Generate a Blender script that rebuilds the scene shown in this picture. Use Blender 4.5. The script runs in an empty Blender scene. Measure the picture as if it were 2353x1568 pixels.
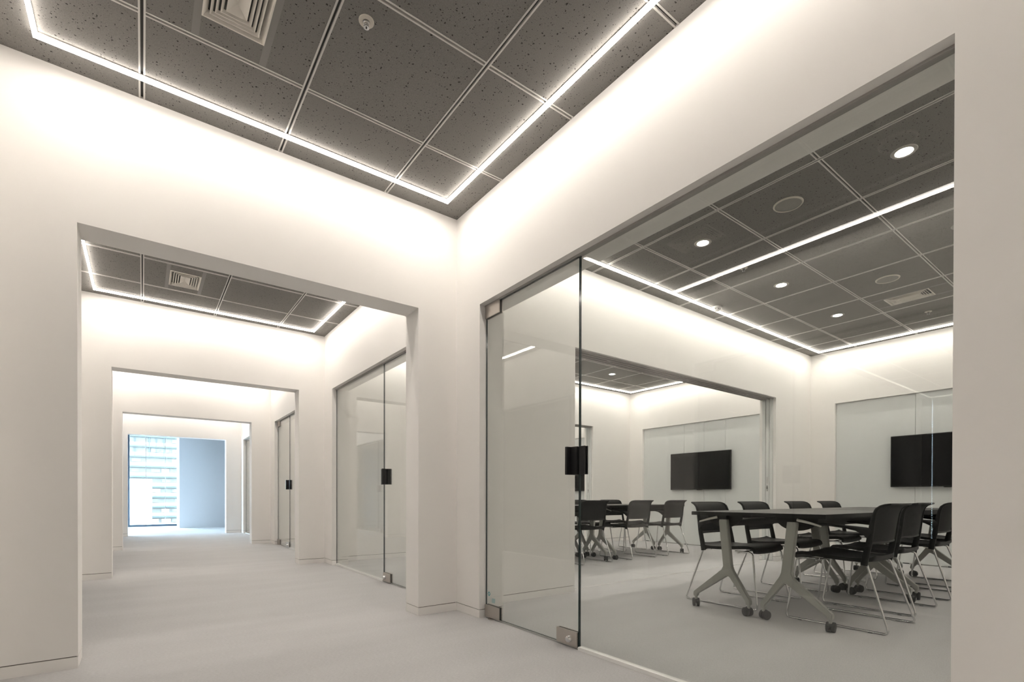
import bpy, bmesh, math, random
from mathutils import Vector, Matrix
random.seed(7)
SC = bpy.context.scene
COL = SC.collection

# ------------------------------------------------------------------ camera
def make_camera():
    yaw, pitch, roll = 0.6391, -0.0051, 0.0019
    fw = Vector((math.sin(yaw)*math.cos(pitch), math.cos(yaw)*math.cos(pitch), math.sin(pitch)))
    rt = Vector((math.cos(yaw), -math.sin(yaw), 0.0))
    up = rt.cross(fw)
    rt2 = rt*math.cos(roll) + up*math.sin(roll)
    up2 = -rt*math.sin(roll) + up*math.cos(roll)
    cd = bpy.data.cameras.new('camera'); c = bpy.data.objects.new('camera', cd); COL.objects.link(c)
    cd.sensor_fit = 'HORIZONTAL'; cd.sensor_width = 36.0
    cd.lens = 36.0*1141.86/2353.0
    cd.shift_x = 0.0; cd.shift_y = (1149.955-784.0)/2353.0
    cd.clip_start = 0.02; cd.clip_end = 500
    M = Matrix((rt2, up2, -fw)).transposed().to_4x4()
    M.translation = Vector((0, 0, 0.812))
    c.matrix_world = M
    SC.camera = c
make_camera()

# ------------------------------------------------------------------ sky, exposure, light levels
SKY = 16.0
world = bpy.data.worlds.new('sky'); SC.world = world; world.use_nodes = True
bg = world.node_tree.nodes['Background']
bg.inputs['Color'].default_value = (0.60, 0.80, 1.0, 1); bg.inputs['Strength'].default_value = SKY
SC.view_settings.view_transform = 'Standard'; SC.view_settings.look = 'None'
SC.view_settings.gamma = 1.0; SC.view_settings.use_curve_mapping = False
SC.view_settings.exposure = 0.63
LED = 44.0            # radiance of the linear lights, straight down
LED_SIDE = 7.0        # radiance of the wall side of their diffuser
LED_IN = 11.0         # radiance of the room side of their diffuser
DOWN = 105.0            # radiance of the downlights
cy = SC.cycles
cy.max_bounces = 8; cy.diffuse_bounces = 4; cy.glossy_bounces = 3; cy.transmission_bounces = 4
cy.use_adaptive_sampling = True; cy.adaptive_threshold = 0.15; cy.adaptive_min_samples = 20
cy.transparent_max_bounces = 20; cy.caustics_reflective = False; cy.caustics_refractive = False
cy.use_denoising = True; cy.use_light_tree = True; cy.sample_clamp_indirect = 6.0

# ------------------------------------------------------------------ measures
HC = 2.809            # ceiling
HP = 2.109            # head of the portals and glazed openings
XL, XR = -0.54, 1.8167
TW = 0.20             # wall thickness
XI = XR + TW          # meeting room side of the glazed wall
XF = 7.555            # far wall of the meeting rooms
YP = [-3.372, -0.126, 3.1148, 6.3558, 9.6035, 12.891]   # front faces of the portal walls
XPL, XPR = -0.247, 1.5155
BAYS = [(YP[i]+TW, YP[i+1]) for i in range(5)]          # bay 1 is where the camera stands
BASE = 0.053
GX = 1.872            # glass plane

# ------------------------------------------------------------------ materials
def newmat(name):
    m = bpy.data.materials.new(name); m.use_nodes = True
    return m, m.node_tree.nodes, m.node_tree.links, m.node_tree.nodes['Principled BSDF']
def plain(name, col, rough=0.5, metal=0.0, spec=0.5, coat=0.0):
    m, n, l, p = newmat(name)
    p.inputs['Base Color'].default_value = (*col, 1); p.inputs['Roughness'].default_value = rough
    p.inputs['Metallic'].default_value = metal; p.inputs['Specular IOR Level'].default_value = spec
    p.inputs['Coat Weight'].default_value = coat
    # fine procedural variation so that no surface is perfectly uniform
    tc = n.new('ShaderNodeTexCoord'); no = n.new('ShaderNodeTexNoise'); no.inputs['Scale'].default_value = 35
    l.new(tc.outputs['Object'], no.inputs['Vector'])
    mr = n.new('ShaderNodeMapRange'); l.new(no.outputs['Fac'], mr.inputs['Value'])
    mr.inputs['To Min'].default_value = max(0.0, rough-0.04); mr.inputs['To Max'].default_value = min(1.0, rough+0.04)
    l.new(mr.outputs['Result'], p.inputs['Roughness'])
    return m
def emitter(name, col, s):
    m, n, l, p = newmat(name); n.remove(p)
    e = n.new('ShaderNodeEmission'); e.inputs['Color'].default_value = (*col, 1); e.inputs['Strength'].default_value = s
    l.new(e.outputs[0], n['Material Output'].inputs['Surface'])
    return m
def wall_mat(name, col):
    m, n, l, p = newmat(name)
    p.inputs['Roughness'].default_value = 0.85; p.inputs['Specular IOR Level'].default_value = 0.2
    tc = n.new('ShaderNodeTexCoord'); no = n.new('ShaderNodeTexNoise')
    no.inputs['Scale'].default_value = 240; no.inputs['Detail'].default_value = 3
    l.new(tc.outputs['Object'], no.inputs['Vector'])
    bp = n.new('ShaderNodeBump'); bp.inputs['Strength'].default_value = 0.05; bp.inputs['Distance'].default_value = 0.001
    l.new(no.outputs['Fac'], bp.inputs['Height']); l.new(bp.outputs[0], p.inputs['Normal'])
    p.inputs['Base Color'].default_value = (*col, 1)
    return m
def carpet_mat():
    m, n, l, p = newmat('carpet')
    p.inputs['Roughness'].default_value = 0.95; p.inputs['Specular IOR Level'].default_value = 0.1
    tc = n.new('ShaderNodeTexCoord')
    a = n.new('ShaderNodeTexNoise'); a.inputs['Scale'].default_value = 150; a.inputs['Detail'].default_value = 4; a.inputs['Roughness'].default_value = 0.7
    mp = n.new('ShaderNodeMapping'); mp.inputs['Scale'].default_value = (0.45, 1.6, 1)
    l.new(tc.outputs['Object'], mp.inputs['Vector']); l.new(mp.outputs[0], a.inputs['Vector'])
    b = n.new('ShaderNodeTexNoise'); b.inputs['Scale'].default_value = 2.2; b.inputs['Detail'].default_value = 6
    l.new(mp.outputs[0], b.inputs['Vector'])
    mx = n.new('ShaderNodeMath'); mx.operation = 'MULTIPLY_ADD'; mx.inputs[1].default_value = 0.75
    l.new(a.outputs['Fac'], mx.inputs[0])
    m2 = n.new('ShaderNodeMath'); m2.operation = 'MULTIPLY'; m2.inputs[1].default_value = 0.25
    l.new(b.outputs['Fac'], m2.inputs[0]); l.new(m2.outputs[0], mx.inputs[2])
    cr = n.new('ShaderNodeValToRGB'); cr.color_ramp.elements[0].position = 0.30; cr.color_ramp.elements[1].position = 0.72
    cr.color_ramp.elements[0].color = (0.47, 0.463, 0.465, 1); cr.color_ramp.elements[1].color = (0.66, 0.65, 0.65, 1)
    l.new(mx.outputs[0], cr.inputs['Fac']); l.new(cr.outputs[0], p.inputs['Base Color'])
    bp = n.new('ShaderNodeBump'); bp.inputs['Strength'].default_value = 0.25; bp.inputs['Distance'].default_value = 0.003
    l.new(a.outputs['Fac'], bp.inputs['Height']); l.new(bp.outputs[0], p.inputs['Normal'])
    return m
def tile_mat():
    m, n, l, p = newmat('mineral_fibre_tile')
    p.inputs['Roughness'].default_value = 0.9; p.inputs['Specular IOR Level'].default_value = 0.15
    tc = n.new('ShaderNodeTexCoord'); oi = n.new('ShaderNodeObjectInfo')
    mu = n.new('ShaderNodeMath'); mu.operation = 'MULTIPLY'; mu.inputs[1].default_value = 57.0
    l.new(oi.outputs['Random'], mu.inputs[0])
    ad = n.new('ShaderNodeVectorMath'); ad.operation = 'ADD'
    l.new(tc.outputs['Object'], ad.inputs[0]); l.new(mu.outputs[0], ad.inputs[1])
    wob = n.new('ShaderNodeTexNoise'); wob.inputs['Scale'].default_value = 70
    l.new(ad.outputs[0], wob.inputs['Vector'])
    a2 = n.new('ShaderNodeVectorMath'); a2.operation = 'MULTIPLY_ADD'; a2.inputs[1].default_value = (0.012, 0.012, 0.0)
    l.new(wob.outputs['Color'], a2.inputs[0]); l.new(ad.outputs[0], a2.inputs[2])
    masks = []
    for sc_, rad in ((72, 0.23), (135, 0.20)):
        v = n.new('ShaderNodeTexVoronoi'); v.inputs['Scale'].default_value = sc_
        l.new(a2.outputs[0], v.inputs['Vector'])
        sp = n.new('ShaderNodeSeparateColor'); l.new(v.outputs['Color'], sp.inputs[0])
        # every cell has its own fissure size, many have none
        r = n.new('ShaderNodeMath'); r.operation = 'MULTIPLY'; r.inputs[1].default_value = rad*1.8; l.new(sp.outputs[0], r.inputs[0])
        r2 = n.new('ShaderNodeMath'); r2.operation = 'SUBTRACT'; r2.inputs[1].default_value = rad*0.55; l.new(r.outputs[0], r2.inputs[0])
        c = n.new('ShaderNodeMath'); c.operation = 'LESS_THAN'; l.new(v.outputs['Distance'], c.inputs[0]); l.new(r2.outputs[0], c.inputs[1])
        masks.append(c)
    mm = n.new('ShaderNodeMath'); mm.operation = 'MAXIMUM'; l.new(masks[0].outputs[0], mm.inputs[0]); l.new(masks[1].outputs[0], mm.inputs[1])
    fine = n.new('ShaderNodeTexNoise'); fine.inputs['Scale'].default_value = 320; fine.inputs['Detail'].default_value = 2
    l.new(ad.outputs[0], fine.inputs['Vector'])
    cr = n.new('ShaderNodeValToRGB')
    cr.color_ramp.elements[0].position = 0.3; cr.color_ramp.elements[0].color = (0.178, 0.170, 0.160, 1)
    cr.color_ramp.elements[1].position = 0.75; cr.color_ramp.elements[1].color = (0.245, 0.235, 0.222, 1)
    l.new(fine.outputs['Fac'], cr.inputs['Fac'])
    mix = n.new('ShaderNodeMix'); mix.data_type = 'RGBA'
    l.new(mm.outputs[0], mix.inputs['Factor']); l.new(cr.outputs[0], mix.inputs['A']); mix.inputs['B'].default_value = (0.05, 0.047, 0.043, 1)
    l.new(mix.outputs['Result'], p.inputs['Base Color'])
    bp = n.new('ShaderNodeBump'); bp.invert = True; bp.inputs['Strength'].default_value = 0.4; bp.inputs['Distance'].default_value = 0.002
    l.new(mm.outputs[0], bp.inputs['Height']); l.new(bp.outputs[0], p.inputs['Normal'])
    return m
def glass_mat(name, tint):
    # thin clear sheet: reflection by the Schlick law on both faces, tinted straight-through transmission
    m, n, l, p = newmat(name); n.remove(p)
    g = n.new('ShaderNodeNewGeometry')
    d = n.new('ShaderNodeVectorMath'); d.operation = 'DOT_PRODUCT'
    l.new(g.outputs['Incoming'], d.inputs[0]); l.new(g.outputs['Normal'], d.inputs[1])
    def math_(op, a, b):
        q = n.new('ShaderNodeMath'); q.operation = op
        for i, x in enumerate((a, b)):
            if x is None: continue
            if isinstance(x, (int, float)): q.inputs[i].default_value = x
            else: l.new(x, q.inputs[i])
        return q.outputs[0]
    c = math_('ABSOLUTE', d.outputs['Value'], None)
    o = math_('SUBTRACT', 1.0, c); o5 = math_('POWER', o, 5.0)
    f = math_('ADD', math_('MULTIPLY', o5, 0.957), 0.043)
    t = n.new('ShaderNodeBsdfTransparent'); t.inputs['Color'].default_value = (*tint, 1)
    s = n.new('ShaderNodeBsdfGlossy'); s.inputs['Roughness'].default_value = 0.0; s.inputs['Color'].default_value = (1, 1, 1, 1)
    mx = n.new('ShaderNodeMixShader'); l.new(f, mx.inputs[0]); l.new(t.outputs[0], mx.inputs[1]); l.new(s.outputs[0], mx.inputs[2])
    l.new(mx.outputs[0], n['Material Output'].inputs['Surface'])
    return m
def mesh_fabric():
    m, n, l, p = newmat('black_mesh_fabric')
    p.inputs['Base Color'].default_value = (0.012, 0.012, 0.012, 1); p.inputs['Roughness'].default_value = 0.65; p.inputs['Specular IOR Level'].default_value = 0.2
    tc = n.new('ShaderNodeTexCoord'); w = n.new('ShaderNodeTexVoronoi'); w.inputs['Scale'].default_value = 420
    l.new(tc.outputs['Object'], w.inputs['Vector'])
    mr = n.new('ShaderNodeMapRange'); mr.inputs['From Max'].default_value = 0.6; mr.inputs['To Min'].default_value = 0.955; mr.inputs['To Max'].default_value = 1.0
    l.new(w.outputs['Distance'], mr.inputs['Value']); l.new(mr.outputs['Result'], p.inputs['Alpha'])
    return m
def brushed(name, col, rough):
    m, n, l, p = newmat(name)
    p.inputs['Metallic'].default_value = 1.0; p.inputs['Base Color'].default_value = (*col, 1)
    tc = n.new('ShaderNodeTexCoord'); mp = n.new('ShaderNodeMapping'); mp.inputs['Scale'].default_value = (40, 3, 900)
    no = n.new('ShaderNodeTexNoise'); no.inputs['Scale'].default_value = 1.0
    l.new(tc.outputs['Object'], mp.inputs['Vector']); l.new(mp.outputs[0], no.inputs['Vector'])
    mr = n.new('ShaderNodeMapRange'); mr.inputs['To Min'].default_value = rough-0.08; mr.inputs['To Max'].default_value = rough+0.1
    l.new(no.outputs['Fac'], mr.inputs['Value']); l.new(mr.outputs['Result'], p.inputs['Roughness'])
    return m

M = dict(
    wall=wall_mat('white_painted_wall', (0.925, 0.90, 0.872)), base=wall_mat('white_baseboard', (0.925, 0.90, 0.872)),
    groove=plain('shadow_gap', (0.25, 0.23, 0.21), 0.8), carpet=carpet_mat(), tile=tile_mat(),
    rail=plain('ceiling_rail_paint', (0.62, 0.60, 0.57), 0.45), slot=plain('ceiling_rail_slot', (0.05, 0.05, 0.047), 0.7),
    plenum=plain('ceiling_void', (0.04, 0.04, 0.04), 0.9), bar=plain('ceiling_bar_paint', (0.22, 0.212, 0.2), 0.6),
    vent=plain('cream_vent_paint', (0.74, 0.70, 0.64), 0.5), led=emitter('led_diffuser', (1.0, 0.932, 0.85), LED), ledside=emitter('led_diffuser_side', (1.0, 0.932, 0.85), LED_SIDE),
    ledcase=plain('led_case', (0.55, 0.52, 0.49), 0.5), down=emitter('downlight_lens', (1.0, 0.95, 0.87), DOWN),
    trim=plain('light_trim', (0.40, 0.38, 0.35), 0.4), speaker=plain('speaker_grille', (0.27, 0.26, 0.24), 0.6),
    plate=plain('cream_plate', (0.62, 0.58, 0.51), 0.5), chrome=plain('chrome', (0.72, 0.72, 0.72), 0.12, 1.0),
    steel=brushed('brushed_steel', (0.56, 0.52, 0.48), 0.32), glass=glass_mat('clear_glass', (0.942, 0.955, 0.944)),
    edge=plain('glass_edge', (0.012, 0.03, 0.032), 0.1), edge_lit=plain('polished_glass_edge', (0.55, 0.62, 0.60), 0.15),
    black=plain('black_plastic', (0.012, 0.012, 0.013), 0.35), channel=plain('white_channel', (0.95, 0.94, 0.92), 0.22),
    head=plain('head_channel', (0.40, 0.38, 0.36), 0.5), alu=plain('aluminium', (0.62, 0.62, 0.60), 0.35, 0.8),
    seat=plain('black_seat_shell', (0.007, 0.007, 0.007), 0.45, 0.0, 0.25), meshf=mesh_fabric(),
    top=plain('dark_table_laminate', (0.045, 0.043, 0.040), 0.42), topedge=plain('black_table_edge', (0.007, 0.007, 0.007), 0.4, 0.0, 0.25),
    legpaint=plain('silver_grey_leg_paint', (0.40, 0.40, 0.37), 0.42, 0.35), lever=plain('silver_lever', (0.62, 0.61, 0.57), 0.35, 0.5),
    rubber=plain('black_caster', (0.02, 0.02, 0.02), 0.5), screen=plain('tv_screen', (0.003, 0.003, 0.0035), 0.10, 0.0, 0.2),
    bezel=plain('tv_bezel', (0.010, 0.010, 0.010), 0.3), board=plain('glossy_white_board', (0.76, 0.78, 0.77), 0.22),
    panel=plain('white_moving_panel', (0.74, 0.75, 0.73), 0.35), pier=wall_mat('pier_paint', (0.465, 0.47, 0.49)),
    winframe=plain('dark_window_frame', (0.05, 0.08, 0.11), 0.5), decal=plain('teal_print', (0.10, 0.42, 0.45), 0.6),
    facade=plain('pale_facade', (0.094, 0.092, 0.081), 0.9), band=plain('facade_band', (0.058, 0.075, 0.080), 0.9), fwin=plain('facade_window', (0.26, 0.20, 0.16), 0.7),
    fdark=plain('facade_glazing', (0.092, 0.094, 0.086), 0.7), white_block=plain('white_block', (0.80, 0.80, 0.80), 0.9), ground=plain('street', (0.12, 0.12, 0.12), 0.9),
    blind=plain('grey_blind', (0.16, 0.16, 0.16), 0.8),
    leddim=emitter('led_diffuser_dimmed', (1.0, 0.932, 0.85), 2.2), ledin=emitter('led_diffuser_inner_side', (1.0, 0.932, 0.85), LED_IN),
)

M['leddim'].cycles.emission_sampling = 'NONE'

# ------------------------------------------------------------------ mesh helpers
class MB:
    def __init__(s): s.v = []; s.f = []; s.mi = []; s.cur = 0
    def add(s, vs, fs):
        o = len(s.v); s.v += [tuple(q) for q in vs]
        for f in fs: s.f.append(tuple(i+o for i in f)); s.mi.append(s.cur)
        return s
    def box(s, a, b):
        x0, y0, z0 = a; x1, y1, z1 = b
        return s.add([(x0,y0,z0),(x1,y0,z0),(x1,y1,z0),(x0,y1,z0),(x0,y0,z1),(x1,y0,z1),(x1,y1,z1),(x0,y1,z1)],
                     [(0,3,2,1),(4,5,6,7),(0,1,5,4),(1,2,6,5),(2,3,7,6),(3,0,4,7)])
    def tube(s, path, r, n=8, caps=True):
        P = [Vector(q) for q in path]; R = r if isinstance(r, (list, tuple)) else [r]*len(P)
        rings = []; ref = None
        for i, p in enumerate(P):
            t = (P[min(i+1, len(P)-1)]-P[max(i-1, 0)]).normalized()
            if ref is None:
                ref = Vector((0,0,1)) if abs(t.z) < 0.9 else Vector((0,1,0))
            u = t.cross(ref).normalized(); w = u.cross(t).normalized(); ref = w
            rr = R[i] if isinstance(R[i], (list, tuple)) else (R[i], R[i])
            rings.append([p+u*rr[0]*math.cos(2*math.pi*k/n)+w*rr[1]*math.sin(2*math.pi*k/n) for k in range(n)])
        vs = [q for g in rings for q in g]; fs = []
        for i in range(len(P)-1):
            for k in range(n):
                a = i*n+k; b = i*n+(k+1) % n; fs.append((a, b, b+n, a+n))
        if caps:
            fs.append(tuple(reversed(range(n)))); fs.append(tuple(range((len(P)-1)*n, len(P)*n)))
        return s.add(vs, fs)
    def lathe(s, c, prof, n=24, axis='Z'):
        vs = []; fs = []; c = Vector(c)
        for r, z in prof:
            for k in range(n):
                a = 2*math.pi*k/n
                q = (r*math.cos(a), r*math.sin(a), z)
                if axis == 'X': q = (z, r*math.cos(a), r*math.sin(a))
                if axis == 'Y': q = (r*math.cos(a), z, r*math.sin(a))
                vs.append(c+Vector(q))
        for i in range(len(prof)-1):
            for k in range(n):
                a = i*n+k; b = i*n+(k+1) % n; fs.append((a, b, b+n, a+n))
        fs.append(tuple(reversed(range(n)))); fs.append(tuple(range((len(prof)-1)*n, len(prof)*n)))
        return s.add(vs, fs)
    def prism_x(s, poly, x0, x1):
        n = len(poly)
        vs = [(x0, y, z) for y, z in poly]+[(x1, y, z) for y, z in poly]
        fs = [tuple(range(n)), tuple(reversed(range(n, 2*n)))]+[(i, i+n, (i+1) % n+n, (i+1) % n) for i in range(n)]
        return s.add(vs, fs)
    def sheet(s, rows, th, off):
        # rows: grid of points; off(i, j) -> offset vector for the second skin
        R = len(rows); C = len(rows[0])
        A = [Vector(q) for r in rows for q in r]
        B = [A[i*C+j]+Vector(off(i, j))*th for i in range(R) for j in range(C)]
        fs = []; N = R*C
        for i in range(R-1):
            for j in range(C-1):
                a = i*C+j; fs.append((a, a+1, a+C+1, a+C)); fs.append((a+N, a+C+N, a+C+1+N, a+1+N))
        for j in range(C-1):
            fs.append((j, j+N, j+1+N, j+1)); a = (R-1)*C+j; fs.append((a, a+1, a+1+N, a+N))
        for i in range(R-1):
            a = i*C; fs.append((a, a+C, a+C+N, a+N)); a = i*C+C-1; fs.append((a, a+N, a+C+N, a+C))
        return s.add(A+B, fs)
    def mesh(s, name, mats, smooth=False, bevel=0.0, seg=2, angle=40):
        me = bpy.data.meshes.new(name); me.from_pydata(s.v, [], s.f)
        mats = mats if isinstance(mats, (list, tuple)) else [mats]
        for k in mats: me.materials.append(M[k])
        for p, i in zip(me.polygons, s.mi): p.material_index = i
        bm = bmesh.new(); bm.from_mesh(me); bmesh.ops.recalc_face_normals(bm, faces=bm.faces)
        if bevel:
            ed = [e for e in bm.edges if len(e.link_faces) == 2 and e.calc_face_angle(0) > math.radians(30)]
            bmesh.ops.bevel(bm, geom=ed, offset=bevel, segments=seg, affect='EDGES', clamp_overlap=True)
        bm.to_mesh(me); bm.free()
        if smooth:
            me.polygons.foreach_set('use_smooth', [True]*len(me.polygons))
            me.set_sharp_from_angle(angle=math.radians(angle))
        return me
    def build(s, name, mats, parent=None, loc=None, **k):
        return link(name, s.mesh(name, mats, **k), parent, loc)
def link(name, me, parent=None, loc=None):
    o = bpy.data.objects.new(name, me); COL.objects.link(o)
    if parent: o.parent = parent
    if loc is not None: o.location = loc
    return o
def tag(o, label, cat, group=None, kind=None):
    o['label'] = label; o['category'] = cat
    if group: o['group'] = group
    if kind: o['kind'] = kind
    return o
def thing(name, label, cat, loc=(0,0,0), rz=0.0, group=None, kind=None):
    o = bpy.data.objects.new(name, None); COL.objects.link(o); o.empty_display_size = 0.1
    o.location = loc; o.rotation_euler = (0, 0, rz)
    return tag(o, label, cat, group, kind)
def dup(root, loc, rz, label):
    r = root.copy(); COL.objects.link(r); r.location = loc; r.rotation_euler = (0, 0, rz); r['label'] = label
    for ch in root.children:
        c = ch.copy(); COL.objects.link(c); c.parent = r
        for g in ch.children:
            d = g.copy(); COL.objects.link(d); d.parent = c
    return r
ORD = ['first', 'second', 'third', 'fourth', 'fifth', 'sixth', 'seventh', 'eighth']

# ------------------------------------------------------------------ floor
tag(MB().box((-9.1, -3.6, -0.12), (8.0, 17.0, 0.0)).build('floor', 'carpet'), 'light grey carpet floor running through corridor and meeting rooms', 'floor', kind='structure')

# ------------------------------------------------------------------ walls with openings
def wall(name, label, axis, c0, c1, lo, hi, openings, side):
    """axis 'X': wall lies along X between Y=c0..c1; axis 'Y': along Y between X=c0..c1."""
    w = MB(); b = MB(); g = MB()
    def bx(mb, a0, a1, z0, z1, inset=0.0):
        if axis == 'X': mb.box((a0-(-inset), c0+inset, z0), (a1-inset, c1-inset, z1))
        else: mb.box((c0+inset, a0+inset, z0), (c1-inset, a1-inset, z1))
    cuts = sorted(openings); pos = lo; segs = []
    for (a, bb) in cuts:
        if a > pos: segs.append((pos, a))
        bx(w, a, bb, HP, HC+0.10); pos = bb
    if pos < hi: segs.append((pos, hi))
    for (a, bb) in segs:
        bx(w, a, bb, BASE+0.005, HC+0.10)
        bx(g, a, bb, BASE-0.004, BASE+0.009, 0.006)
        bx(b, a, bb, 0.0, BASE)
    o = tag(w.build(name, 'wall'), label, 'wall', kind='structure')
    g.build('shadow_gap', 'groove', o)
    tag(b.build('baseboard_'+side, 'base'), 'white baseboard under the '+label.split(' with ')[0].split(' above ')[0], 'baseboard', kind='structure')
    return o
GLAZ = [(a+0.307, b-0.3025) for a, b in BAYS]       # glazed openings in the side walls
GLAZ[1] = (0.3816, 2.8125); GLAZ[2] = (3.63, 6.0508); GLAZ[3] = (6.87, 9.27)
wall('wall_right', 'white corridor wall with glazed meeting room openings', 'Y', XR, XI, YP[0], 13.091, GLAZ[1:], 'right')
wall('wall_left', 'white corridor wall on the left with glazed openings', 'Y', XL-TW, XL, YP[0], 13.091, GLAZ[1:], 'left')
pn = ['white cross wall behind the camera', 'white portal wall round the camera', 'white portal wall nearest in view', 'white second portal wall along the corridor',
      'white third portal wall along the corridor', 'white last portal wall before the bright window']
for i, y in enumerate(YP):
    wall('wall_portal', pn[i]+(' with wide doorway' if i else ''), 'X', y, y+TW, XL, XR, [(XPL, XPR)] if i else [], 'portal')
# cross walls between the meeting rooms
PX0, PX1 = 2.99, 6.55
for i, nm in ((1, 'white cross wall at the near end of the first meeting room'), (2, 'white partition wall between first and second meeting rooms'),
              (3, 'white partition wall between second and third meeting rooms'), (4, 'white cross wall at the end of the third meeting room'), (5, 'white cross wall at the end of the fourth meeting room')):
    wall('wall_partition', nm+(' with wide opening' if i in (2, 3) else ''), 'X', YP[i], YP[i]+TW+0.012, XI, XF+0.3, [(PX0, PX1)] if i in (2, 3) else [], 'partition')
# far wall with board recesses
RD = 0.045
rec = [(b-2.812+0.012, b-0.304) for a, b in BAYS[1:4]]
w = MB(); b_ = MB(); pos = YP[1]
for a, c in rec:
    w.box((XF, pos, 0.0), (XF+0.3, a, HC+0.1)); w.box((XF, a, 2.10), (XF+0.3, c, HC+0.1)); w.box((XF+RD+0.02, a, 0), (XF+0.3, c, 2.10)); pos = c
w.box((XF, pos, 0), (XF+0.3, 13.1, HC+0.1))
tag(w.build('wall_far', 'wall'), 'white far wall of the meeting rooms with recessed boards', 'wall', kind='structure')
# meeting rooms on the left of the corridor, seen only in reflections: cross walls, blinds on their far side
XB = -8.85
for i in (1, 2, 3, 4, 5):
    wall('wall_partition', 'white cross wall, %s along the left of the corridor' % ORD[i-1], 'X', YP[i], YP[i]+TW, XB-0.2, XL-TW, [], 'partition')
def blind_side():
    t = thing('wall_blinds', 'closed grey roller blinds along the far side of the left rooms', 'blinds', (XB, 0, 0), 0, None, 'structure')
    ys = [0.075, 1.50, 2.95, 4.50, 5.697, 6.031, 8.0, 9.6, 11.22, 13.0]
    for a, b in zip(ys[:-1], ys[1:]):
        MB().box((-0.004, a+0.006, 0.0), (0.004, b-0.006, HC)).build('blind', 'blind', t)
    for y in ys[1:-1]:
        m = MB(); z = 0.0
        while z < HC:                              # cord ladder between two blinds: daylight shows as a row of dots
            m.box((-0.003, y-0.006, z), (0.003, y+0.006, z+0.022)); z += 0.034
        m.build('ladder_tape', 'blind', t)
blind_side()

# ------------------------------------------------------------------ ceilings: tiles, rails
tile_cache = {}
def tile(x0, y0, x1, y1, parent):
    k = (round(x1-x0, 4), round(y1-y0, 4))
    if k[0] < 0.01 or k[1] < 0.01: return
    if k not in tile_cache:
        tile_cache[k] = MB().box((-k[0]/2, -k[1]/2, 0), (k[0]/2, k[1]/2, 0.02)).mesh('ceiling_tile', 'tile')
    return link('ceiling_tile', tile_cache[k], parent, ((x0+x1)/2, (y0+y1)/2, HC))
rail_cache = {}
def rail(cx, cy_, length, along, parent):
    k = (round(length, 4), along)
    if k not in rail_cache:
        h = length/2; f = MB(); d = MB()
        for s in (-1, 1):
            a, b = sorted((s*0.0055, s*0.0130))
            f.box((a, -h, -0.0015), (b, h, 0.016)) if along == 'Y' else f.box((-h, a, -0.0015), (h, b, 0.016))
        d.box((-0.0055, -h, 0.010), (0.0055, h, 0.016)) if along == 'Y' else d.box((-h, -0.0055, 0.010), (h, 0.0055, 0.016))
        rail_cache[k] = (f.mesh('ceiling_rail', 'rail'), d.mesh('rail_slot', 'slot'))
    o = link('ceiling_rail', rail_cache[k][0], parent, (cx, cy_, HC)); link('rail_slot', rail_cache[k][1], o)
HW = 0.0130
def ceiling(label, x0, x1, y0, y1, xs, ys, vents):
    c = tag(MB().box((x0, y0, HC+0.0205), (x1, y1, HC+0.06)).build('ceiling', 'plenum'), label, 'ceiling', kind='structure')
    X = [x0]+xs+[x1]; Y = [y0]+ys+[y1]
    for i in range(len(X)-1):
        for j in range(len(Y)-1):
            a0 = X[i]+(HW if i else 0); a1 = X[i+1]-(HW if i < len(X)-2 else 0)
            b0 = Y[j]+(HW if j else 0); b1 = Y[j+1]-(HW if j < len(Y)-2 else 0)
            v = [q for q in vents if a0 < q[0] < a1 and b0 < q[1] < b1]
            if v:
                vx, vy, vw, vl = v[0]; l = vx-vw/2; r = vx+vw/2
                for s in (l-0.028, r):
                    MB().box((s, b0, HC-0.001), (s+0.028, b1, HC+0.02)).build('ceiling_bar', 'bar', c)
                tile(a0, b0, l-0.028, b1, c); tile(r+0.028, b0, a1, b1, c)
                tile(l, b0, r, vy-vl/2, c); tile(l, vy+vl/2, r, b1, c)
            else:
                tile(a0, b0, a1, b1, c)
    for x in xs: rail(x, (y0+y1)/2, y1-y0, 'Y', c)
    for y in ys:
        for i in range(len(X)-1):
            a0 = X[i]+(HW if i else 0); a1 = X[i+1]-(HW if i < len(X)-2 else 0)
            rail((a0+a1)/2, y, a1-a0, 'X', c)
    return c
BOFF = [YP[i+1]-3.1148 for i in range(5)]
bayname = ['bay behind the camera', 'nearest corridor bay', 'second corridor bay', 'third corridor bay', 'last corridor bay']
VENT = (0.2350, 0.355)
for i, (a, b) in enumerate(BAYS):
    o = BOFF[i]
    ceiling('dark grey speckled tile ceiling over the '+bayname[i], XL, XR, a, b, [0.0, 0.64, 1.28], [0.64+o, 1.28+o, 1.92+o, 2.56+o],
            [(0.3155, 2.245+o, *VENT)] if i in (1, 2) else [])
    
roomname = {1: 'first meeting room', 2: 'second meeting room', 3: 'third meeting room', 4: 'fourth meeting room'}
for i in (1, 2, 3, 4):
    a, b = BAYS[i]; o = BOFF[i]
    ceiling('dark grey speckled tile ceiling over the '+roomname[i], XI, XF, a+(0.012), b, [2.56+0.64*k for k in range(8)], [0.64+o, 1.28+o, 1.92+o, 2.56+o],
            [(6.10, 1.615+o, *VENT)] if i in (1, 2) else [])

for i in (1, 2, 3, 4):
    a, b = BAYS[i]; o = BOFF[i]
    ceiling('dark grey speckled tile ceiling over the %s left room' % ORD[i-1], XB-0.2, XL-TW, a, b, [-8.32+0.64*k for k in range(12)], [0.64+o, 1.28+o, 1.92+o, 2.56+o], [])

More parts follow.
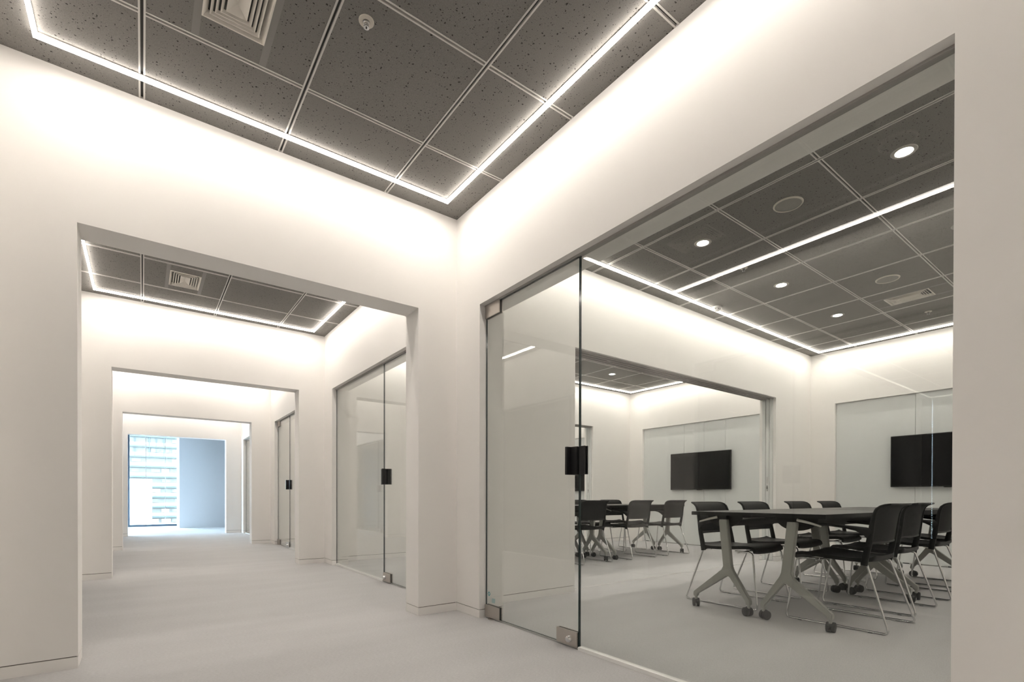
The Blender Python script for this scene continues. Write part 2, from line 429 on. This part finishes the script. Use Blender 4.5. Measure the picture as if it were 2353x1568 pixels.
# ------------------------------------------------------------------ linear lights
def led(x0, y0, x1, y1, label, group, inner, dim=False):
    """one light bar under the tiles; inner = unit vector towards the room side"""
    t = thing('light_strip', label, 'light', ((x0+x1)/2, (y0+y1)/2, HC-0.0225), 0, group)
    hx = max(abs(x1-x0)/2, 0.008); hy = max(abs(y1-y0)/2, 0.008); n = Vector((*inner, 0))
    o = MB().box((-hx, -hy, 0.0), (hx, hy, 0.017)).build('diffuser', ['leddim'] if dim else ['led', 'ledside', 'ledin'], t)
    if not dim:
        for p in o.data.polygons: p.material_index = 0 if p.normal.z < -0.5 else (2 if p.normal.dot(n) > 0.5 else 1)
    MB().box((-hx, -hy, 0.017), (hx, hy, 0.0215)).build('case', 'ledcase', t)
SX0, SX1 = XL+0.173, XR-0.176
for i, (a, b) in enumerate(BAYS):
    y0, y1 = a+0.173, b-0.173; e = 0.0082; n = bayname[i]
    led(SX0-e, y1, SX1+e, y1, 'thin white light strip along the portal side of the '+n, 'corridor light strips', (0, -1))
    led(SX1, y0+e, SX1, y1-e, 'thin white light strip beside the glazed wall in the '+n, 'corridor light strips', (-1, 0))
    if i >= 2: led(SX0-e, y0, SX1+e, y0, 'thin white light strip at the near side of the '+n, 'corridor light strips', (0, 1))
    led(SX0, y0+e, SX0, y1-e, 'thin white light strip along the left wall of the '+n, 'corridor light strips', (1, 0))
for i in (1, 2, 3, 4):
    a, b = BAYS[i]; a += 0.012; y0, y1 = a+0.173, b-0.173; xf = XF-0.176; e = 0.0082; n = roomname[i]
    led(XI+0.16, y1, xf+e, y1, 'white light strip along the partition in the '+n, 'meeting room light strips', (0, -1))
    led(XI+0.16, y0, xf+e, y0, 'white light strip along the near cross wall in the '+n, 'meeting room light strips', (0, 1))
    led(xf, y0+e, xf, y1-e, 'white light strip above the boards in the '+n, 'meeting room light strips', (-1, 0))

    led(XB+0.16, y1, XL-TW-0.3, y1, 'white light strip along the cross wall in the %s left room' % ORD[i-1], 'left room light strips', (0, -1), True)
    led(XB+0.16, y0+e, XB+0.16, y1-e, 'white light strip beside the blinds in the %s left room' % ORD[i-1], 'left room light strips', (1, 0), True)

# ------------------------------------------------------------------ ceiling fittings
def vent(x, y, label):
    t = thing('air_vent', label, 'vent', (x, y, HC), 0, 'ceiling air vents')
    w, l = VENT[0]/2, VENT[1]/2
    def ring(o0, z0, o1, z1, th):
        a = [(-w+o0, -l+o0), (w-o0, -l+o0), (w-o0, l-o0), (-w+o0, l-o0)]; b = [(-w+o1, -l+o1), (w-o1, -l+o1), (w-o1, l-o1), (-w+o1, l-o1)]
        vs = [(*q, z0) for q in a]+[(*q, z1) for q in b]+[(*q, z0+th) for q in a]+[(*q, z1+th) for q in b]
        fs = []
        for k in range(4):
            n = (k+1) % 4
            fs += [(k, n, n+4, k+4), (k+8, k+12, n+12, n+8), (k, k+8, n+8, n), (k+4, n+4, n+12, k+12)]
        return MB().add(vs, fs)
    f = ring(0.0, -0.006, 0.006, -0.006, 0.02); r2 = ring(0.006, -0.006, 0.021, 0.013, 0.002); f.add(r2.v, r2.f)
    f.build('frame', 'vent', t)
    for k in range(3):
        o = 0.026+k*0.0175
        v = ring(o, -0.005, o+0.003, -0.005, 0.003); v2 = ring(o+0.003, -0.005, o+0.0110, 0.004, 0.0012); v.add(v2.v, v2.f)
        v.build('louvre', 'vent', t)
    o = 0.0795; hw = w-o; hl = l-o
    MB().add([(-hw, -hl, -0.005), (hw, -hl, -0.005), (hw, hl, -0.005), (-hw, hl, -0.005), (0, -hl+hw, 0.018), (0, hl-hw, 0.018), (-hw, -hl, 0.0), (hw, -hl, 0.0), (hw, hl, 0.0), (-hw, hl, 0.0), (0, -hl+hw, 0.0195), (0, hl-hw, 0.0195)],
             [(0, 1, 4), (1, 2, 5, 4), (2, 3, 5), (3, 0, 4, 5), (6, 10, 7), (7, 10, 11, 8), (8, 11, 9), (9, 11, 10, 6), (0, 6, 7, 1), (1, 7, 8, 2), (2, 8, 9, 3), (3, 9, 6, 0)]).build('core', 'vent', t)
    MB().box((-w+0.002, -l+0.002, 0.019), (w-0.002, l-0.002, 0.0203)).build('duct', 'slot', t)
vent(0.3155, 2.245, 'square-stepped cream air vent in the nearest corridor ceiling')
vent(0.3155, 2.245+BOFF[2], 'square-stepped cream air vent in the second corridor bay ceiling')
vent(6.10, 1.615, 'cream air vent in the first meeting room ceiling')
vent(6.10, 1.615+BOFF[2], 'cream air vent in the second meeting room ceiling')

def sprinkler(x, y, label):
    t = thing('sprinkler', label, 'sprinkler', (x, y, HC), 0, 'ceiling sprinklers')
    MB().lathe((0, 0, 0), [(0.0315, -0.001), (0.031, -0.005), (0.014, -0.006), (0.013, -0.001)], 32).build('plate', 'plate', t, smooth=True)
    MB().lathe((0, 0, 0), [(0.0125, -0.004), (0.0125, -0.008), (0.0095, -0.009), (0.0095, -0.014), (0.0120, -0.015), (0.0120, -0.018), (0.0085, -0.019), (0.0085, -0.024), (0.0120, -0.025), (0.0120, -0.029), (0.0040, -0.029)], 24).build('head', 'chrome', t, smooth=True)
    MB().lathe((0, 0, 0), [(0.0035, -0.0285), (0.0025, -0.033)], 10).build('deflector_pin', 'black', t)
sprinkler(0.755, 2.045, 'silver sprinkler head on a cream disc in the nearest corridor ceiling')
sprinkler(4.185, 2.27, 'small sprinkler above the table end nearest the glass in the first meeting room')
sprinkler(6.732, 1.617, 'small sprinkler beyond the vent in the first meeting room')
t = thing('smoke_detector', 'small white smoke detector beside the partition light strip', 'smoke detector', (4.822, 2.90, HC))
MB().lathe((0, 0, 0), [(0.048, 0), (0.048, -0.014), (0.040, -0.020)], 28).build('base', 'channel', t, smooth=True)
MB().lathe((0, 0, 0), [(0.030, -0.020), (0.030, -0.034), (0.022, -0.042)], 24).build('sensor', 'channel', t, smooth=True)
for k in range(6):
    a = k*math.pi/3; MB().lathe((0.030*math.cos(a), 0.030*math.sin(a), -0.026), [(0.004, -0.004), (0.004, 0.004)], 8).build('slot', 'slot', t)

def downlight(x, y, label):
    t = thing('downlight', label, 'light', (x, y, HC), 0, 'round downlights')
    MB().lathe((0, 0, 0), [(0.0425, -0.0005), (0.0425, -0.004), (0.047, -0.006), (0.061, -0.004), (0.064, -0.0005)], 40).build('trim_ring', 'trim', t, smooth=True)
    MB().lathe((0, 0, 0), [(0.042, -0.0005), (0.042, -0.003)], 40).build('lens', 'down', t)
def speaker(x, y, label):
    t = thing('ceiling_speaker', label, 'speaker', (x, y, HC), 0, 'round ceiling speakers')
    MB().lathe((0, 0, 0), [(0.081, -0.0005), (0.081, -0.008), (0.088, -0.008), (0.092, -0.003), (0.092, -0.0005)], 48).build('ring', 'plate', t, smooth=True)
    MB().lathe((0, 0, 0), [(0.0805, -0.0005), (0.0805, -0.004), (0.05, -0.006), (0.0, -0.0065)][:3], 48).build('grille', 'speaker', t, smooth=True)
where = {(3.52, 0.96): 'near the glazed wall, right side', (3.52, 2.24): 'near the glazed wall, partition side', (4.80, 2.24): 'over the middle of the table, partition side',
         (4.80, 0.96): 'over the middle of the table, right side', (6.08, 2.24): 'towards the boards, partition side', (6.08, 0.96): 'towards the boards, right side'}
for i in (1, 2, 3):
    for (x, y), q in where.items(): downlight(x, y+BOFF[i], 'glowing round downlight in the '+roomname[i]+' '+q)
    speaker(3.52, 1.60+BOFF[i], 'round grey speaker nearer the glass in the '+roomname[i]); speaker(5.44, 1.60+BOFF[i], 'round grey speaker nearer the boards in the '+roomname[i])
speaker(0.345, 0.955, 'round grey speaker in the corridor ceiling above the camera')

# ------------------------------------------------------------------ glazed doors and screens
def pane(y0, y1, z0, z1, name, parent, x=GX, th=0.010):
    o = MB().box((x-th/2, y0, z0), (x+th/2, y1, z1)).build(name, ['glass', 'edge'], parent)
    for p in o.data.polygons: p.material_index = 0 if abs(p.normal.x) > 0.5 else 1
    return o
def glazing(i, hinge_left, seam, sign, GX_, side_name, sx):
    """door leaf + fixed sheet of one opening; sx=+1: meeting rooms to the right, -1: left side"""
    y0, y1 = GLAZ[i]
    nm = bayname[i]
    d = thing('door_%d' % (i if sx > 0 else i+10), 'frameless glass door leaf in the %s of the %s' % (side_name, nm), 'door', (0, 0, 0), 0, None, 'structure')
    f = thing('window_%d' % (i if sx > 0 else i+10), 'fixed glass screen beside the door in the %s of the %s' % (side_name, nm), 'window', (0, 0, 0), 0, None, 'structure')
    g = 0.004
    if hinge_left: dy0, dy1, fy0, fy1 = seam+g, y1-0.006, y0+0.002, seam-g; hin, lat = dy1, dy0
    else: dy0, dy1, fy0, fy1 = y0+0.006, seam-g, seam+g, y1-0.002; hin, lat = dy0, dy1
    into = -1 if hinge_left else 1                       # from hinge towards latch
    pane(dy0, dy1, 0.012, HP-0.012, 'glass_leaf', d, GX_)
    pane(fy0, fy1, 0.016, HP-0.004, 'glass_sheet', f, GX_)
    MB().box((GX_-0.016, fy0, 0.0), (GX_+0.016, fy1, 0.018)).build('floor_channel', 'channel', f)
    MB().box((GX_-0.013, y0, HP-0.010), (GX_+0.013, y1, HP)).build('head_channel', 'head', f)
    MB().box((GX_-0.004, min(dy0, dy1), 0.0), (GX_+0.004, max(dy0, dy1), 0.010)).build('threshold', 'alu', f)
    # patch fittings: two steel cheeks and a black gasket between
    def patch(name, ya, yb, za, zb):
        a, b = sorted((ya, yb))
        p = MB().box((GX_-0.015, a, za), (GX_-0.007, b, zb)).box((GX_+0.007, a, za), (GX_+0.015, b, zb)).build(name, 'steel', d, bevel=0.0015)
        MB().box((GX_-0.007, a+0.002, za+0.002), (GX_+0.007, b-0.002, zb-0.002)).build('gasket', 'black', p)
        return p
    patch('lower_hinge', hin, hin+into*0.165, 0.010, 0.092)
    patch('upper_hinge', hin, hin+into*0.165, HP-0.092, HP-0.010)
    p = patch('lock', lat, lat-into*0.165, 0.010, 0.092)
    ky = lat-into*0.055
    for s in (-1, 1):
        k = MB().lathe((GX_+s*0.015, ky, 0.048), [(0.019, 0), (0.017, s*0.018), (0.013, s*0.022), (0.010, s*0.023)], 24, 'X').build('knob', 'chrome', p, smooth=True)
    p2 = MB().lathe((GX_, hin+into*0.07, 0.0), [(0.030, 0.0), (0.030, 0.006)], 24).build('pivot_plate', 'steel', d)
    # black pull box clamped on both faces plus strike on the fixed sheet
    h = MB()
    for s in (-1, 1):
        a, b = sorted((GX_+s*0.006, GX_+s*0.020)); ya, yb = sorted((lat-into*0.0, lat-into*0.062)); h.box((a, ya, 0.936), (b, yb, 1.086))
        a, b = sorted((GX_+s*0.020, GX_+s*0.048)); ya, yb = sorted((lat-into*0.046, lat-into*0.062)); h.box((a, ya, 0.936), (b, yb, 1.086))
    h.build('handle', 'black', d, bevel=0.001)
    s_ = MB()
    for s in (-1, 1):
        a, b = sorted((GX_+s*0.006, GX_+s*0.014)); ya, yb = sorted((lat+into*0.010, lat+into*0.052)); s_.box((a, ya, 0.936), (b, yb, 1.086))
    s_.build('strike', 'black', f, bevel=0.001)
    return d
D1 = glazing(1, True, 1.912, 1, GX, 'right wall', 1)
glazing(2, False, 4.586, 1, GX, 'right wall', 1)
glazing(3, True, 8.42, 1, GX, 'right wall', 1)
glazing(4, False, 11.0, 1, GX, 'right wall', 1)
for i, hl, s in ((1, True, 1.925), (2, False, 4.617), (3, True, 8.47), (4, False, 11.0)):
    glazing(i, hl, s, 1, XL-0.07, 'left wall', -1)
# teal maker's mark and small print on the near door leaf
mk = MB()
n = 20; x = GX-0.0056
vo = []; fo = []
for k in range(n):
    a = 2*math.pi*k/n; c, s = math.cos(a), math.sin(a); q = (abs(c)**1.3+abs(s)**1.3)**(-1/1.3)
    vo += [(x, 2.768+0.0155*c*q, 0.166+0.0155*s*q), (x, 2.768+0.0085*c*q, 0.166+0.0085*s*q)]
for k in range(n):
    a = 2*k; b = 2*((k+1) % n); fo.append((a, b, b+1, a+1))
mk.add(vo, fo); mk.build('printed_mark', 'decal', D1)
pr = MB(); rr = random.Random(3)
for r in range(5):
    y = 2.735; z = 0.140-r*0.0058
    while y > 2.735-0.034:
        wd = rr.uniform(0.003, 0.007); pr.add([(x, y, z), (x, y-wd, z), (x, y-wd, z-0.0034), (x, y, z-0.0034)], [(0, 1, 2, 3)]); y -= wd+rr.uniform(0.0012, 0.003)
pr.build('small_print', 'decal', D1)

# ------------------------------------------------------------------ moving partition tracks, pocket and boards
def partition_gear(i):
    y = YP[i]; yw = TW+0.012; nm = 'first' if i == 2 else 'second'
    t = thing('ceiling_track', 'grooved aluminium head track across the %s partition opening' % nm, 'track', ((PX0+PX1)/2, y+yw/2, HP))
    L = (PX1-PX0)/2
    for k in range(4):
        yy = -yw/2+0.03+k*0.047
        MB().box((-L, yy, -0.010), (L, yy+0.020, 0.0)).build('track_rail', 'head', t)
    for k in (-1, 0, 1):
        MB().box((k*1.25-0.02, -0.016, -0.013), (k*1.25+0.02, -0.002, 0.0)).build('guide', 'alu', t)
    t = thing('floor_track', 'pair of thin metal floor tracks across the %s partition opening' % nm, 'track', ((PX0+PX1)/2, y+yw/2, 0))
    for k in (-1, 1): MB().box((-L, k*0.010-0.003, 0.0), (L, k*0.010+0.003, 0.003)).build('track_line', 'channel', t)
    t = thing('folded_partition', 'white sliding panels parked in the right jamb of the %s partition opening' % nm, 'partition', (PX1, y+yw/2, 0))
    for k in range(3):
        yy = -0.070+k*0.047
        p = MB().box((-0.012, yy, 0.004), (0.0, yy+0.041, HP-0.012)).build('panel_edge', 'panel', t, bevel=0.001)
        if k == 1:
            MB().box((-0.0145, yy+0.012, 1.00), (-0.0115, yy+0.029, 1.09)).build('latch_plate', 'alu', p)
            MB().box((-0.0145, yy+0.012, 0.905), (-0.0115, yy+0.029, 0.975)).build('lock_plate', 'chrome', p)
            MB().lathe((-0.0145, yy+0.0205, 0.945), [(0.008, 0), (0.008, -0.002)], 14, 'X').build('keyhole', 'black', p)
for i in (2, 3): partition_gear(i)

def boards(i):
    a, c = rec[i-1]; o = BOFF[i]; nm = roomname[i]
    seams = [c, c-0.868, c-1.252, c-1.635, a]
    wh = ['leftmost wide', 'second narrow', 'third narrow', 'rightmost wide']
    for k in range(4):
        y1, y0 = seams[k]-0.0015, seams[k+1]+0.0015
        t = thing('wall_board', '%s glossy white board panel behind the screen in the %s' % (wh[k], nm), 'board', (XF+RD, (y0+y1)/2, 0), 0, 'white board panels')
        h = (y1-y0)/2
        MB().box((0, -h, 0.012), (0.018, h, 2.098)).build('panel', 'board', t, bevel=0.0015)
        for s in (-0.8, 0.8): MB().box((0.0, s*h-0.03, 0.001), (0.016, s*h+0.03, 0.012)).build('foot_clip', 'black', t)
for i in (1, 2, 3): boards(i)
def tv(i):
    yc = 1.614+BOFF[i]+(0.0 if i == 1 else 0.0); W = 0.562; z0, z1 = 0.953, 1.588
    t = thing('wall_tv', 'large black flat screen mounted on the boards of the '+roomname[i], 'tv', (XF+RD, yc, 0), 0, 'wall mounted screens')
    MB().box((-0.062, -W, z0), (-0.028, W, z1)).build('body', 'bezel', t, bevel=0.003)
    MB().box((-0.0632, -W+0.010, z0+0.014), (-0.0615, W-0.010, z1-0.010)).build('screen', 'screen', t)
    MB().box((-0.060, -0.045, z0-0.009), (-0.036, 0.045, z0+0.002)).build('sensor_bar', 'bezel', t, bevel=0.002)
    MB().box((-0.028, -0.2, 1.1), (-0.001, 0.2, 1.45)).build('wall_bracket', 'black', t)
for i in (1, 2, 3): tv(i)

# ------------------------------------------------------------------ tables
def make_table(label):
    t = thing('folding_table', label, 'table', (0, 0, 0), 0, 'folding meeting tables')
    L, Dp, zt = 0.80, 0.225, 0.714
    o = MB().box((-L, -Dp, zt-0.026), (L, Dp, zt)).build('tabletop', ['top', 'topedge'], t, bevel=0.002)
    for p in o.data.polygons: p.material_index = 0 if p.normal.z > 0.9 else 1
    MB().box((-0.70, -0.055, 0.615), (0.70, -0.015, 0.655)).build('beam', 'topedge', t, bevel=0.004)
    MB().box((-0.70, 0.05, 0.660), (0.70, 0.085, 0.6875)).build('support_rail', 'topedge', t, bevel=0.002)
    outline = [(-0.021, 0.655), (-0.012, 0.668), (0.028, 0.668), (0.040, 0.650), (0.007, 0.330), (0.018, 0.302), (0.243, 0.112), (0.243, 0.080), (0.213, 0.080), (0.213, 0.098),
               (-0.020, 0.258), (-0.038, 0.258), (-0.160, 0.098), (-0.160, 0.080), (-0.190, 0.080), (-0.190, 0.112), (-0.068, 0.300), (-0.056, 0.330)]
    for s in (-1, 1):
        xx = s*0.73
        MB().prism_x(outline, xx-0.017, xx+0.017).build('leg_frame', 'legpaint', t, bevel=0.004, smooth=True, angle=30)
        # tilt hinge under the top
        pl = [(0.13*math.cos(a)+0.02, 0.688-0.085*math.sin(a)) for a in [math.pi*k/12 for k in range(13)]]
        MB().prism_x(pl, xx-s*0.035-0.008, xx-s*0.035+0.008).build('tilt_bracket', 'topedge', t)
        MB().box((xx-0.02, -0.02, 0.660), (xx+0.02, 0.05, 0.6885)).build('hinge_block', 'topedge', t)
        a = Vector((xx+s*0.026, 0.045, 0.676)); b = Vector((xx+s*0.026, 0.185, 0.640))
        MB().tube([a, (a+b)/2+Vector((0, 0, 0.002)), b], [(0.005, 0.010), (0.005, 0.008), (0.004, 0.005)], 8).build('release_lever', 'lever', t, smooth=True)
        for yy in (0.228, -0.175):
            ang = 0.4+1.3*yy*s+s
            c = MB(); ca, sa = math.cos(ang), math.sin(ang)
            MB().lathe((xx, yy, 0), [(0.010, 0.055), (0.010, 0.082), (0.013, 0.084)], 12).build('stem', 'legpaint', t, smooth=True)
            for q in (-1, 1):
                w = MB().lathe((0, 0, 0), [(0.022, -0.011), (0.030, -0.009), (0.0315, 0.0), (0.030, 0.009), (0.022, 0.011)], 20, 'X')
                vs = [(ca*(v[0]+q*0.014)-sa*(v[1]+0.012)+xx, sa*(v[0]+q*0.014)+ca*(v[1]+0.012)+yy, v[2]+0.0318) for v in w.v]; c.add(vs, w.f)
            hd = [(0.034*math.cos(a_), 0.034*math.sin(a_)+0.030) for a_ in [math.pi*k/8-0.35 for k in range(10)]]
            w = MB().prism_x(hd, -0.003, 0.003); c.add([(ca*v[0]-sa*(v[1]+0.012)+xx, sa*v[0]+ca*(v[1]+0.012)+yy, v[2]+0.002) for v in w.v], w.f)
            c.build('caster', 'rubber', t, smooth=True)
    return t
TB = [(4.06, 1.935, 0.0, 'partition-side table nearest the glass'), (4.06, 1.485, math.pi, 'right-hand table nearest the glass'),
      (5.69, 1.935, 0.0, 'partition-side table nearest the boards'), (5.69, 1.485, math.pi, 'right-hand table nearest the boards')]
table0 = None
for i, dy in ((1, 0.0), (2, 3.155)):
    for x, y, r, q in TB:
        lab = 'dark folding table on casters, the %s in the %s' % (q, roomname[i])
        if table0 is None: table0 = make_table(lab); table0.location = (x, y+dy, 0); table0.rotation_euler = (0, 0, r)
        else: dup(table0, (x, y+dy, 0), r, lab)

# ------------------------------------------------------------------ chairs
def back_profile(z):
    pts = [(0.40, -0.155), (0.44, -0.161), (0.55, -0.183), (0.65, -0.196), (0.71, -0.206), (0.745, -0.219), (0.763, -0.236), (0.772, -0.256), (0.776, -0.278)]
    return pts
def make_chair(label):
    t = thing('sled_chair', label, 'chair', (0, 0, 0), 0, 'black mesh sled chairs')
    P = back_profile(0)
    # mesh backrest
    prof = [(z, y) for z, y in [(0.540, -0.181), (0.59, -0.189), (0.65, -0.196), (0.71, -0.206), (0.745, -0.219), (0.763, -0.236), (0.772, -0.256), (0.7755, -0.276)]]
    hw = [0.206, 0.207, 0.208, 0.208, 0.207, 0.204, 0.198, 0.186]
    rows = []
    for (z, y), w_ in zip(prof, hw):
        rows.append([(w_*s, y-0.022*(1-s*s), z) for s in [k/5-1 for k in range(11)]])
    MB().sheet(rows, 0.006, lambda i, j: (0, -1, 0) if i < 5 else (0, -0.3, -0.9)).build('backrest', 'meshf', t, smooth=True, angle=60)
    fr = []
    for s in (-1, 1):
        up_ = [(s*0.216, y, z) for z, y in P[:6]]+[(s*0.213, -0.238, 0.763), (s*0.206, -0.258, 0.7715), (s*0.19, -0.279, 0.7755)]
        rad = [(0.010, 0.020), (0.010, 0.020), (0.010, 0.018), (0.009, 0.015), (0.009, 0.012), (0.009, 0.010), (0.008, 0.008), (0.007, 0.007), (0.006, 0.006)]
        MB().tube(up_, rad, 10).build('back_post', 'seat', t, smooth=True)
    MB().tube([(0.19*q, -0.279-0.022*(1-q*q), 0.7755) for q in [k/6-1 for k in range(13)]], (0.0065), 8).build('top_rim', 'seat', t, smooth=True)
    MB().tube([(0.212*q, -0.181-0.022*(1-q*q), 0.538) for q in [k/6-1 for k in range(13)]], 0.009, 8).build('lower_rim', 'seat', t, smooth=True)
    # seat shell
    sp = [(-0.200, 0.452), (-0.188, 0.440), (-0.15, 0.433), (-0.08, 0.430), (0.0, 0.433), (0.08, 0.440), (0.15, 0.447), (0.20, 0.449), (0.232, 0.444), (0.250, 0.430), (0.256, 0.408)]
    sw = [0.165, 0.198, 0.214, 0.220, 0.222, 0.222, 0.220, 0.218, 0.216, 0.214, 0.210]
    rows = []
    for (y, z), w_ in zip(sp, sw):
        rows.append([(w_*s, y, z+0.010*abs(s)**3) for s in [k/6-1 for k in range(13)]])
    MB().sheet(rows, 0.022, lambda i, j: (0, 0, -1) if i < 9 else (0, -0.7, -0.5)).build('seat', 'seat', t, smooth=True, angle=50)
    for s in (-1, 1):
        arm = [(s*0.220, -0.186, 0.596), (s*0.236, -0.166, 0.612), (s*0.246, -0.122, 0.626), (s*0.250, -0.060, 0.635), (s*0.250, 0.010, 0.641), (s*0.248, 0.070, 0.645), (s*0.246, 0.100, 0.646)]
        MB().tube(arm, [(0.012, 0.034), (0.014, 0.026), (0.017, 0.015), (0.018, 0.010), (0.017, 0.008), (0.014, 0.007), (0.006, 0.004)], 10).build('armrest', 'seat', t, smooth=True)
        r = 0.0068
        leg = [(s*0.196, -0.10, 0.416), (s*0.200, -0.155, 0.412), (s*0.203, -0.168, 0.400), (s*0.2405, -0.280, 0.050), (s*0.2435, -0.2875, 0.024), (s*0.2445, -0.283, 0.011), (s*0.2450, -0.268, 0.0070),
               (s*0.2450, 0.268, 0.0070), (s*0.2445, 0.281, 0.011), (s*0.2435, 0.286, 0.024), (s*0.2415, 0.284, 0.050), (s*0.214, 0.238, 0.392), (s*0.212, 0.230, 0.406), (s*0.206, 0.205, 0.414), (s*0.205, 0.10, 0.414)]
        MB().tube(leg, r, 10).build('sled_leg', 'chrome', t, smooth=True)
        for y in (-0.2, 0.2): MB().box((s*0.245-0.006, y-0.012, 0.0), (s*0.245+0.006, y+0.012, 0.004)).build('glide', 'black', t)
    MB().tube([(-0.205, 0.12, 0.405), (0.205, 0.12, 0.405)], 0.0065, 8).build('cross_tube', 'chrome', t, smooth=True)
    return t
CH = [3.767, 4.475, 5.352, 6.11]
chair0 = None
for i, dy in ((1, 0.0), (2, 3.20)):
    for side in (0, 1):
        for k, x in enumerate(CH):
            lab = 'black mesh chair on a chrome sled base, %s from the glass on the %s side of the table in the %s' % (ORD[k], 'partition' if side == 0 else 'right', roomname[i])
            lab = 'black sled chair, %s from the glass, %s side of the %s table' % (ORD[k], 'partition' if side == 0 else 'right', roomname[i])
            yy = (2.088 if side == 0 else (1.312 if k == 0 else 1.362))+dy; rz = math.pi if side == 0 else 0.0
            if i == 2 and side == 1: yy = 4.532
            if chair0 is None: chair0 = make_chair(lab); chair0.location = (x, yy, 0); chair0.rotation_euler = (0, 0, rz)
            else: dup(chair0, (x, yy, 0), rz, lab)
for o in list(COL.objects):
    if o.name.startswith('sled_chair'): o['category'] = 'chair'

# ------------------------------------------------------------------ bright end of the corridor
YE = 16.88
w = MB()
w.box((-3.4, 13.091, 2.55), (3.4, YE+0.1, 2.75))
tag(w.build('ceiling', 'bar'), 'plain ceiling of the daylit lobby at the corridor end', 'ceiling', kind='structure')
w = MB().box((3.2, 13.091, 0), (3.4, YE+0.1, 2.75)).box((XI, 12.95, 0), (3.4, 13.091, 2.75)).box((-3.4, 12.95, 0), (XL, 13.091, 2.75))
tag(w.build('wall_lobby', 'wall'), 'white side walls of the daylit lobby', 'wall', kind='structure')
# broad pier with a gently curved face
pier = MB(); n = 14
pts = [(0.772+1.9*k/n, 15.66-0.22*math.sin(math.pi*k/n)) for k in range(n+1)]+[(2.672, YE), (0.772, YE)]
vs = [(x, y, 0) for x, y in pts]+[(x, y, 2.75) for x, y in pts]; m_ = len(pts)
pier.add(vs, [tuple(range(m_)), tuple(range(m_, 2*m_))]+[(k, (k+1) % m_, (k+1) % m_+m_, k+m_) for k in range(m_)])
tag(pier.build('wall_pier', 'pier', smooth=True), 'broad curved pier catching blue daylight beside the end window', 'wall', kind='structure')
# window to the floor
t = thing('window_20', 'tall bright end window with thin mullions down to the floor', 'window', (0, YE, 0), 0, None, 'structure')
xs = [-3.2, -1.75, -0.30, 0.073, 0.507, 0.772]
MB().box((-3.2, -0.02, 0.0), (0.772, 0.03, 0.055)).build('sill_rail', 'winframe', t)
MB().box((-3.2, -0.02, 2.50), (0.772, 0.03, 2.55)).build('head_rail', 'winframe', t)
for x, hw in ((-1.75, 0.03), (-0.31, 0.030)): MB().box((x-hw, -0.02, 0.055), (x+hw, 0.03, 2.5)).build('mullion', 'winframe', t)
for x in xs[3:5]: MB().box((x-0.006, -0.004, 0.055), (x+0.006, 0.008, 2.5)).build('joint', 'alu', t)
for a, b in zip(xs[:-1], xs[1:]):
    o = MB().box((a+0.004, 0.0, 0.055), (b-0.004, 0.006, 2.5)).build('glass_sheet', 'glass', t)
t = thing('window_21', 'side window of the lobby hidden left of the portal', 'window', (-3.3, 15.0, 0), 0, None, 'structure')
MB().box((-0.03, -1.9, 0), (0.03, 1.9, 0.055)).build('sill_rail', 'winframe', t)
MB().box((-0.003, -1.9, 0.055), (0.003, 1.9, 2.55)).build('glass_sheet', 'glass', t)

# ------------------------------------------------------------------ across the street
t = thing('office_building', 'pale banded office building seen through the end window', 'building', (0, 110, -30))
MB().box((-30, 0.0, 0), (14, 12, 62)).build('wall', 'facade', t)
ledge = MB().box((-30, -0.35, -0.14), (14, 0.0, 0.14)).mesh('ledge', 'band')
strip = MB().box((-30, -0.06, 0.0), (14, 0.0, 0.56)).mesh('window_strip', 'fwin')
for k in range(-8, 12):
    z = 30+9.83-1.80*3+1.80*k
    link('ledge', ledge, t, (0, 0, z)); link('window_strip', strip, t, (0, 0, z+0.16))
fm = {}
rw = random.Random(5)
for k in range(-6, 8):
    z = 30+9.83-1.80*3+1.80*k
    for x in (-4.6, -3.1, -1.6, 1.2, 2.75, 4.3, 6.2):
        if rw.random() < 0.45:
            mt = rw.choice(['fwin', 'fdark', 'fdark']); wd = rw.choice([1.1, 1.35])
            if (mt, wd) not in fm: fm[(mt, wd)] = MB().box((0, -0.10, 0.0), (wd, 0.0, 0.62)).mesh('window', mt)
            link('window', fm[(mt, wd)], t, (x, 0, z+0.80))
for x, w_ in ((-1.1, 0.06), (0.95, 0.13), (1.98, 0.07), (3.1, 0.10)):
    MB().box((x-w_/2, -0.2, 38.1), (x+w_/2, 0.0, 45)).build('mullion', 'band', t)
t = thing('white_block', 'plain white lower building in front of the banded offices', 'building', (0, 90, -30))
MB().box((-14, 0, 0), (1.09, 6, 33.2)).build('wall', 'white_block', t)
MB().box((-14, -0.1, 33.2), (1.09, 6.1, 33.4)).build('parapet', 'white_block', t)
tag(MB().box((-150, 20, -30.5), (150, 300, -30)).build('ground', 'ground'), 'pale street ground far below the end window', 'ground', kind='structure')
